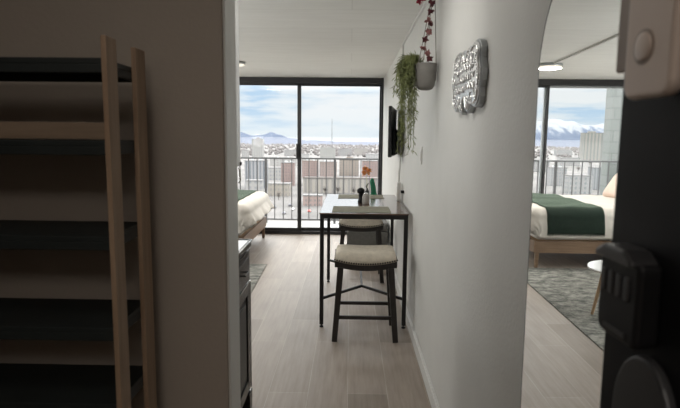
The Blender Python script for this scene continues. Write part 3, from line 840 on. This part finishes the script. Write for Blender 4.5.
# flower garland strung beside the planter
gl = thing('flower_garland', (.42, 2.93, 2.2), 'string of maroon and pink flowers hanging above the planter', 'garland')
gp = [(.438, 2.92, CEIL-.012), (.424, 2.92, 2.22), (.417, 2.92, 2.15), (.412, 2.92, 2.10), (.405, 2.92, 2.05), (.410, 2.92, 2.0), (.385, 2.92, 1.955), (.386, 2.92, 1.92), (.410, 2.92, 1.868)]
MB().tube(gp, .002, 6).build('string', M['rope'], gl)
gp2 = [(.438, 2.92, CEIL-.012), (.40, 2.92, 2.19), (.362, 2.92, 2.158), (.33, 2.94, 2.19), (.29, 2.98, CEIL-.012)]
MB().tube(gp2, .002, 6).build('string', M['rope'], gl)
def flower(c, r, m_, seed):
    rn = random.Random(seed); m = MB(); c = Vector(c)
    for i in range(16):
        d = Vector((rn.uniform(-1, 1), rn.uniform(-1, 1), rn.uniform(-1, 1))).normalized()
        m.leaf(c, d, r*rn.uniform(.8, 1.25), r*.8, Vector((rn.uniform(-1, 1), rn.uniform(-1, 1), rn.uniform(-1, 1))))
    m.ball(c, r*.45, 6)
    return m.build('flower', m_, gl)
for i, (x, z, mm) in enumerate(((.421, 2.195, 'maroon'), (.416, 2.148, 'maroon'), (.412, 2.105, 'maroon'), (.400, 2.060, 'pink'), (.412, 2.045, 'maroon'), (.406, 2.000, 'pink'), (.386, 1.960, 'maroon'), (.382, 1.918, 'pink'), (.402, 1.895, 'pink'), (.412, 1.865, 'maroon'), (.350, 2.155, 'crimson'), (.366, 2.170, 'crimson'))):
    flower((x, 2.92, z), .021, M[mm], i)
m = MB()
for i in range(6): m.leaf((.378, 2.92, 2.185), (math.cos(i), .2, math.sin(i)), .028, .014, (0, 1, 0.2))
m.build('leaves', M['leaf'], gl)

# ------------------------------------------------------------------ the city below
G = -45
snow = mat('snowy_ground', (.074, .070, .068), .9, 0, var=.5, scale=.02)
tag(box(-4000, 3000, 60, 3600, G-1, G).build('ground', snow), 'pale snow-dusted ground of the city far below', 'ground', None, 'structure')
def mountain():
    rn = random.Random(5)
    m = MB()
    import mathutils.noise as mn
    prof = [(-.9, 95), (-.60, 150), (-.47, 145), (-.43, 128), (-.40, 158), (-.375, 165), (-.345, 150), (-.31, 120), (-.27, 75), (-.23, 68), (-.205, 66), (-.18, 46), (-.165, 54), (-.148, 68), (-.135, 54), (-.11, 32), (-.08, 20), (-.02, 14), (.1, 12), (.35, 18), (.6, 20)]
    def hgt(a):
        for (a0, h0), (a1, h1) in zip(prof, prof[1:]):
            if a0 <= a <= a1:
                t = (a-a0)/(a1-a0); t = t*t*(3-2*t); return h0+(h1-h0)*t
        return 10
    def f(u, v):
        a = -.9+1.5*u; dist = 3000+560*v
        k = math.sin(min(v/.8, 1)*PI/2)**1.3
        x = a*dist
        n = mn.fractal(Vector((x*.006, dist*.006, 0)), 1.0, 2.0, 6)
        h = hgt(a)
        return Vector((x, dist, G+h*k*(1+.05*n)+n*h*.20*k*(1-.7*k)))
    m.grid(f, 420, 40)
    mm, nt, b = new_mat('snowy_mountain')
    ge = nt.nodes.new('ShaderNodeNewGeometry'); sp = nt.nodes.new('ShaderNodeSeparateXYZ'); nt.links.new(ge.outputs['Position'], sp.inputs[0])
    mr_ = nt.nodes.new('ShaderNodeMapRange'); mr_.inputs[1].default_value = G; mr_.inputs[2].default_value = G+150
    nt.links.new(sp.outputs[2], mr_.inputs[0])
    n1 = noise(nt, coords(nt, (.03, .012, .012)), 1, 7, .65)
    ad = nt.nodes.new('ShaderNodeMath'); ad.operation = 'MULTIPLY_ADD'; ad.inputs[1].default_value = 1.5
    nt.links.new(n1, ad.inputs[0]); nt.links.new(mr_.outputs[0], ad.inputs[2])
    nt.links.new(ramp(nt, ad.outputs[0], [(.70/2, (.062, .075, .105)), (1.25/2, (.075, .09, .12)), (1.55/2, (.17, .18, .195))]), b.inputs['Base Color'])
    # ramp input is 0..1
    hf = nt.nodes.new('ShaderNodeMath'); hf.operation = 'MULTIPLY'; hf.inputs[1].default_value = .5
    nt.links.new(ad.outputs[0], hf.inputs[0])
    for l in list(nt.links):
        if l.to_node.type == 'VALTORGB' and l.from_node == ad: nt.links.remove(l)
    rp = [n for n in nt.nodes if n.type == 'VALTORGB'][-1]; nt.links.new(hf.outputs[0], rp.inputs[0])
    b.inputs['Roughness'].default_value = 1; b.inputs['Specular IOR Level'].default_value = 0
    return m.build('mountain_range', mm, origin=(-600, 3200, G), smooth=True)
tag(mountain(), 'snow covered mountain range on the horizon behind the city', 'mountain')

WH = (.74, .73, .71); SNOWROOF = mat('snow_roof', (.098, .096, .096), .9, 0, var=.05, scale=.3)
GREYROOF = mat('grey_roof', (.09, .087, .085), .9, 0, var=.08, scale=.3)
TANROOF = mat('tan_roof', (.10, .086, .075), .9, 0, var=.08, scale=.3)
def building(name, X, Y, w, h, d, wallc, darkc, sx, sz, vert, roof, label, cat='building', extra=None):
    o = thing(name, (X, Y+d/2, G), label, cat)
    wallc = tuple(c*.25 for c in wallc); darkc = tuple(c*.23 for c in darkc)
    fmn = facade_mat('facade_'+label[:18].replace(' ', '_'), wallc, darkc, sx, sz, vert, .45)
    box(X-w/2, X+w/2, Y, Y+d, G, G+h).build('walls', fmn, o)
    MB().box(X-w/2-.3, X+w/2+.3, Y-.3, Y+d+.3, G+h, G+h+.5).build('roof', roof, o)
    if extra == 'penthouse':
        box(X-w*.15, X+w*.2, Y+d*.3, Y+d*.7, G+h+.5, G+h+3.5).build('penthouse', mat('pent_'+label[:10], wallc, .8, 0, var=.03, scale=1), o)
    elif extra == 'units':
        for i in range(2):
            xx = X-w*.25+i*w*.4
            box(xx, xx+2.2, Y+d*.4, Y+d*.4+2, G+h+.5, G+h+1.9).build('roof_unit', M['alu'], o)
    elif extra == 'parapet':
        MB().box(X-w/2-.3, X+w/2+.3, Y-.4, Y, G+h+.5, G+h+1.4).build('parapet', TANROOF, o)
    return o
PK = (.56, .40, .37); TAN = (.62, .53, .45); BL = (.36, .42, .50); CR = (.70, .64, .55)
building('apartment_tower', -195.7, 1128, 23, 39.7, 16, (.74, .73, .70), (.58, .60, .62), 5, 3, False, SNOWROOF, 'tall white apartment tower seen through the sliding door left of its handle', extra='penthouse')
building('office_building', -84.7, 476, 18.9, 24.1, 14, (.66, .67, .69), (.34, .38, .44), 3.1, 3, True, SNOWROOF, 'blue-grey office block with upright dark stripes left of the brick block', extra='units')
building('warehouse', -69.9, 386, 11.7, 13.9, 9, WH, (.6, .62, .64), 4, 4, False, SNOWROOF, 'low white flat-roofed building just above the bed')
building('brick_building', -58.7, 500, 12.2, 21.5, 12, PK, (.42, .33, .32), 2.6, 3, False, SNOWROOF, 'pink brick block seen through the sliding door beside its dark stile', extra='units')
building('warehouse', -81.4, 566, 16, 12.7, 12, WH, (.52, .55, .58), 3.2, 4, False, SNOWROOF, 'white low building behind the striped office block')
building('shop_building', -55.3, 414, 17.2, 9.4, 10, CR, (.58, .55, .52), 3, 4, False, SNOWROOF, 'cream low shop building in front of the pink brick block')
building('warehouse', -105.1, 836, 40.7, 12.5, 16, WH, (.62, .60, .58), 6, 4, False, SNOWROOF, 'long white warehouse level with the top rail behind the sliding door', extra='units')
building('apartment_building', -49.8, 1167, 32.6, 22.7, 18, (.68, .68, .64), (.5, .53, .53), 4, 3, False, GREYROOF, 'pale grey-green mid-rise on the skyline above the middle of the right pane')
building('brick_building', -46.2, 614, 18.4, 18.4, 14, (.60, .43, .39), (.44, .36, .35), 2.8, 3, False, TANROOF, 'leftmost of the reddish brick blocks in the right pane', extra='units')
building('brick_building', -25.0, 603, 19.2, 18.0, 14, (.58, .45, .41), (.43, .36, .35), 3.3, 3, False, GREYROOF, 'dull red brick block just right of the leftmost brick block', extra='units')
building('tan_building', -1.5, 637, 23, 19.0, 14, TAN, (.46, .41, .38), 3.6, 3, False, TANROOF, 'tan block between the two groups of brick blocks behind the orange bloom', extra='penthouse')
building('brick_building', 26.5, 610, 26, 19.3, 14, PK, (.44, .36, .34), 3, 3, False, SNOWROOF, 'rightmost pink brick block beside the right window frame', extra='units')
building('long_building', -5.4, 442, 67, 11.6, 16, (.72, .67, .59), (.56, .53, .5), 4.5, 20, True, SNOWROOF, 'long cream building with a dark eave line behind the dining table', extra='parapet')
building('warehouse', 45.9, 1045, 31, 13.5, 18, (.76, .76, .76), (.64, .65, .66), 5, 5, False, SNOWROOF, 'white roofed warehouse at the right end of the top rail')
building('warehouse', -87.6, 1013, 18.9, 13.2, 14, (.78, .78, .77), (.64, .66, .68), 4, 5, False, SNOWROOF, 'small white roofed warehouse just right of the dark door stile')
building('apartment_building', -13.1, 1299, 33, 16.8, 16, (.55, .54, .54), (.42, .43, .46), 4, 3, False, GREYROOF, 'distant grey building on the skyline right of the pale mid-rise')
building('apartment_building', 27.1, 1383, 36, 16.6, 16, (.62, .58, .54), (.48, .47, .47), 4, 3, False, TANROOF, 'distant beige building on the skyline near the right frame')
building('shop_building', -25.1, 357, 12.8, 6.8, 8, (.70, .52, .47), (.5, .44, .43), 3, 3, False, SNOWROOF, 'small salmon shop beside the snowy parking lot')
building('apartment_building', -141, 1262, 30, 14.1, 14, (.60, .59, .58), (.45, .47, .5), 4, 3, False, GREYROOF, 'distant grey block right of the white tower')
building('apartment_building', -217, 1100, 13, 16.7, 14, (.68, .67, .65), (.52, .54, .56), 4, 3, False, SNOWROOF, 'distant pale block left of the white tower')
building('apartment_tower', -492, 1104, 38, 58.5, 20, (.70, .69, .62), (.52, .54, .53), 7, 3, True, GREYROOF, 'tall cream tower with upright stripes before the snowy mountains in the mirror', extra='penthouse')
building('office_building', -204.8, 532, 15.7, 17.8, 12, (.72, .73, .74), (.5, .53, .57), 2.6, 3, False, SNOWROOF, 'white office block below the mountains in the left of the mirror view', extra='units')
building('warehouse', -377, 931, 34, 13.7, 16, (.74, .74, .73), (.56, .58, .6), 4, 4, False, SNOWROOF, 'long white shed below the mountains in the mirror')
building('shop_building', -194.5, 457, 20, 15.3, 14, (.74, .75, .75), (.56, .59, .62), 4, 4, False, SNOWROOF, 'nearest wide white building in the mirror view')
building('office_building', -230, 495, 16.4, 20.2, 12, (.66, .68, .70), (.44, .48, .52), 2.4, 3, True, SNOWROOF, 'grey striped block below the cream tower in the mirror')
building('apartment_building', -268, 755, 18, 16.7, 12, (.64, .63, .62), (.47, .49, .52), 3, 3, False, GREYROOF, 'grey block next to the mirror edge')
building('warehouse', -578, 1470, 43, 16.2, 18, (.6, .61, .62), (.5, .52, .54), 5, 4, False, GREYROOF, 'distant grey shed at the foot of the mountains in the mirror')
# tree belt across the valley
rn = random.Random(11)
m = MB()
for i in range(2600):
    x = rn.uniform(-1500, 900); y = rn.uniform(1200, 2950); h = rn.uniform(3, 9)
    m.lathe([(h*.5, 0), (h*.75, h*.45), (h*.4, h*.9), (.1, h)], (x, y, G), 6)
tag(m.build('tree_belt', mat('bare_woodland', (.055, .048, .047), .95, 0, var=.2, scale=.05), origin=(0, 2000, G)), 'brownish belt of bare trees across the far valley', 'trees', None, 'stuff')
BARK = mat('bare_twigs', (.045, .037, .032), .9, 0, var=.2, scale=1)
def tree(x, y, h, lab, gp=None):
    t = thing('bare_tree', (x, y, G), lab, 'tree', gp)
    MB().tube([(x, y, G), (x, y, G+h*.45)], [h*.035, h*.02], 6).build('trunk', BARK, t)
    rn = random.Random(int(x*7+y)); m = MB()
    for i in range(70):
        a = rn.uniform(0, 2*PI); el = rn.uniform(.2, 1.4); l = h*rn.uniform(.25, .5)
        p = Vector((x, y, G+h*rn.uniform(.25, .5)))
        d = Vector((math.cos(a)*math.cos(el), math.sin(a)*math.cos(el), math.sin(el)))
        m.tube([p, p+d*l*.6, p+d*l+Vector((rn.uniform(-.4, .4), rn.uniform(-.4, .4), .3))], [h*.012, h*.008, h*.003], 4)
    m.build('crown', BARK, t)
for x, y, h, lab in ((-43.5, 463, 8, 'bare tree at the left end of the long cream building'), (-20.2, 431, 8, 'leftmost bare tree in front of the long cream building'), (-10, 432, 8.5, 'second bare tree from the left in front of the long cream building'),
                (3, 425, 8, 'bare tree before the long cream building behind the table'), (-52, 388, 7, 'bare tree by the cream shop building'),
                (-409, 1044, 14, 'dark bare tree left of the cream tower in the mirror'), (-321, 764, 10, 'bare tree amid white buildings in the mirror'),
                (-430, 975, 11, 'bare tree in front of the cream tower in the mirror'), (-535, 1090, 14, 'bare tree right of the cream tower in the mirror')):
    tree(x, y, h, lab)
CARG = 'cars in the snowy parking lot'
def car(x, y, rz, col, lab):
    c = thing('car', (x, y, G), lab, 'car', CARG)
    pm_ = mat('car_paint', col, .3, .2, var=.03)
    B = MB().prism([(-2.2, .35), (2.2, .35), (2.25, .8), (1.3, .95), (.7, 1.42), (-1.2, 1.45), (-2.0, .98), (-2.25, .85)], lambda u, v: Vector((x-.88, y+u, G+v)), lambda u, v: Vector((x+.88, y+u, G+v)))
    B.build('body', pm_, c, bevel=.08)
    MB().prism([(1.15, .98), (.68, 1.34), (-1.15, 1.36), (-1.75, 1.0)], lambda u, v: Vector((x-.9, y+u, G+v)), lambda u, v: Vector((x+.9, y+u, G+v))).build('windows', M['dark_grey_plastic'], c)
    for sx in (-.85, .85):
        for sy in (-1.35, 1.35):
            MB().lathe([(.32, -.1), (.34, 0), (.32, .1)], (x+sx, y+sy, G+.34), 12, Matrix.Rotation(R(90), 3, 'Y')).build('wheel', M['black_plastic'], c)
    return c
for (x, y, rz, col, lab) in ((-40, 355, 0, (.03, .03, .04), 'black car at the far left of the snowy parking lot'), (-39.5, 318, 0, (.1, .1, .12), 'dark grey car in the snowy parking lot beside the dark stile'), (-31.5, 372, 0, (.3, .32, .38), 'blue-grey car behind the salmon shop'),
                             (-25, 328, 0, (.35, .06, .05), 'red car in front of the salmon shop'), (-36, 335, 0, (.6, .6, .6), 'silver car in the middle of the snowy parking lot'), (-49, 344, 0, (.05, .06, .1), 'navy car beyond the foot of the bed')):
    car(x, y, rz, col, lab)
mast = MB().tube([(-52, 1500, G), (-52, 1500, G+95)], [1.1, .35], 6)
tag(mast.build('radio_mast', M['iron'], origin=(-52, 1500, G)), 'thin radio mast rising above the skyline in the right pane', 'mast')

hm = bpy.data.materials.new('valley_haze'); hm.use_nodes = True
_n = hm.node_tree; _n.nodes.clear(); _o = _n.nodes.new('ShaderNodeOutputMaterial'); _v = _n.nodes.new('ShaderNodeVolumeScatter')
_v.inputs['Color'].default_value = (.098, .094, .093, 1); _v.inputs['Density'].default_value = .0005
_n.links.new(_v.outputs[0], _o.inputs['Volume'])
tag(box(-3900, 2900, 70, 3590, G-.5, -3).build('haze', hm, origin=(0, 1800, G)), 'pale winter haze over the city', 'haze', None, 'stuff')

# ------------------------------------------------------------------ world: bright overcast sky with thin blue gaps
w = bpy.data.worlds.new('sky'); S.world = w; w.use_nodes = True
nt = w.node_tree; nt.nodes.clear()
out = nt.nodes.new('ShaderNodeOutputWorld'); bg = nt.nodes.new('ShaderNodeBackground')
nt.links.new(bg.outputs[0], out.inputs[0])
tc = nt.nodes.new('ShaderNodeTexCoord'); mp = nt.nodes.new('ShaderNodeMapping')
mp.inputs['Scale'].default_value = (5, 5, 34); mp.inputs['Location'].default_value = (1.3, .4, .9)
nt.links.new(tc.outputs['Generated'], mp.inputs[0])
n1 = noise(nt, mp.outputs[0], 1.35, 6, .55)
col = ramp(nt, n1, [(.36, (.52, .70, .89)), (.46, (.78, .865, .93)), (.56, (.90, .93, .95))])
sp = nt.nodes.new('ShaderNodeSeparateXYZ'); nt.links.new(tc.outputs['Generated'], sp.inputs[0])
# white haze near the horizon
hz = nt.nodes.new('ShaderNodeMapRange'); hz.inputs[1].default_value = .005; hz.inputs[2].default_value = .05; hz.inputs[3].default_value = .75; hz.inputs[4].default_value = 0
nt.links.new(sp.outputs[2], hz.inputs[0])
mx = nt.nodes.new('ShaderNodeMix'); mx.data_type = 'RGBA'; nt.links.new(hz.outputs[0], mx.inputs[0]); nt.links.new(col, mx.inputs[6]); mx.inputs[7].default_value = (.84, .91, .95, 1)
up = nt.nodes.new('ShaderNodeMapRange'); up.inputs[1].default_value = .08; up.inputs[2].default_value = .35
nt.links.new(sp.outputs[2], up.inputs[0])
mx2 = nt.nodes.new('ShaderNodeMix'); mx2.data_type = 'RGBA'; nt.links.new(up.outputs[0], mx2.inputs[0]); nt.links.new(mx.outputs[2], mx2.inputs[6]); mx2.inputs[7].default_value = (.90, .895, .875, 1)
nt.links.new(mx2.outputs[2], bg.inputs['Color'])
st_ = nt.nodes.new('ShaderNodeMapRange'); st_.inputs[1].default_value = .08; st_.inputs[2].default_value = .42; st_.inputs[3].default_value = .58; st_.inputs[4].default_value = 4.6
nt.links.new(sp.outputs[2], st_.inputs[0]); nt.links.new(st_.outputs[0], bg.inputs['Strength'])

# ------------------------------------------------------------------ window portal, ceiling light and added fill lights
def area(name, loc, rot, size, power, col, sy=None, shape='DISK'):
    l = bpy.data.lights.new(name, 'AREA'); l.energy = power; l.color = col; l.shape = shape; l.size = size
    if sy: l.size_y = sy
    o = bpy.data.objects.new(name, l); COL.objects.link(o); o.location = loc; o.rotation_euler = rot
    return o
p = area('window_portal', ((LX+WX)/2, WINY+.08, CEIL/2), (R(-90), 0, 0), WX-LX, 1, (1, 1, 1), CEIL, 'RECTANGLE')
p.data.cycles.is_portal = True
area('ceiling_lamp', (-1.37, 6.3, CEIL-.05), (0, 0, 0), .26, 14, (1, .95, .88))
area('fill_corridor', (-.10, 2.35, CEIL-.03), (0, 0, 0), .30, 2.6, (1, .96, .90))  # unseen light added over the corridor to brighten the right wall
def fill_point(name, loc, power, col):
    l = bpy.data.lights.new(name, 'POINT'); l.energy = power; l.color = col; l.shadow_soft_size = .14
    o = bpy.data.objects.new(name, l); COL.objects.link(o); o.location = loc
fill_point('fill_bed_side', (-2.95, 5.45, 1.15), 14, (1, 1, 1))  # no fixture here; point light added to lift the ceiling and right wall
fill_point('fill_living', (-2.1, 3.55, 1.35), 14.5, (1, 1, 1))  # added point light without a fixture, hidden behind the partition, brightens the corridor
area('fill_hall', (.05, -1.05, CEIL-.03), (0, 0, 0), .7, 6.5, (1, .92, .84))  # unseen light added behind the camera to brighten the left side
area('fill_entry', (-.45, .38, CEIL-.03), (0, 0, 0), .6, 1.15, (1, .91, .82))  # unseen overhead light added to light the shelf and shade its gaps

# ------------------------------------------------------------------ camera
cd = bpy.data.cameras.new('camera'); cam = bpy.data.objects.new('camera', cd); COL.objects.link(cam); S.camera = cam
F, P_, Y_, RO = 535.86, R(7.171), R(1.0623), R(.5544)
cd.sensor_fit = 'HORIZONTAL'; cd.sensor_width = 36; cd.lens = F/680*36; cd.clip_start = .02; cd.clip_end = 9000
cy, sy, cp, sp_ = math.cos(Y_), math.sin(Y_), math.cos(P_), math.sin(P_)
right_ = Vector((cy, sy, 0)); fwd = Vector((-sy*cp, cy*cp, -sp_)); up_ = Vector((-sy*sp_, cy*sp_, cp))
cr, sr = math.cos(RO), math.sin(RO)
r2 = right_*cr+up_*sr; u2 = up_*cr-right_*sr
mw = Matrix((r2, u2, -fwd)).transposed().to_4x4(); mw.translation = (0, 0, 1.45)
cam.matrix_world = mw
cd.dof.use_dof = True; cd.dof.focus_distance = 4.0; cd.dof.aperture_fstop = 5.6

S.view_settings.view_transform = 'Standard'; S.view_settings.look = 'None'
S.view_settings.exposure = .82; S.view_settings.gamma = 1
S.view_settings.use_curve_mapping = False
S.cycles.use_denoising = True
S.cycles.max_bounces = 10; S.cycles.diffuse_bounces = 6; S.cycles.glossy_bounces = 5; S.cycles.transparent_max_bounces = 16
S.cycles.caustics_reflective = False
S.cycles.sample_clamp_indirect = 6
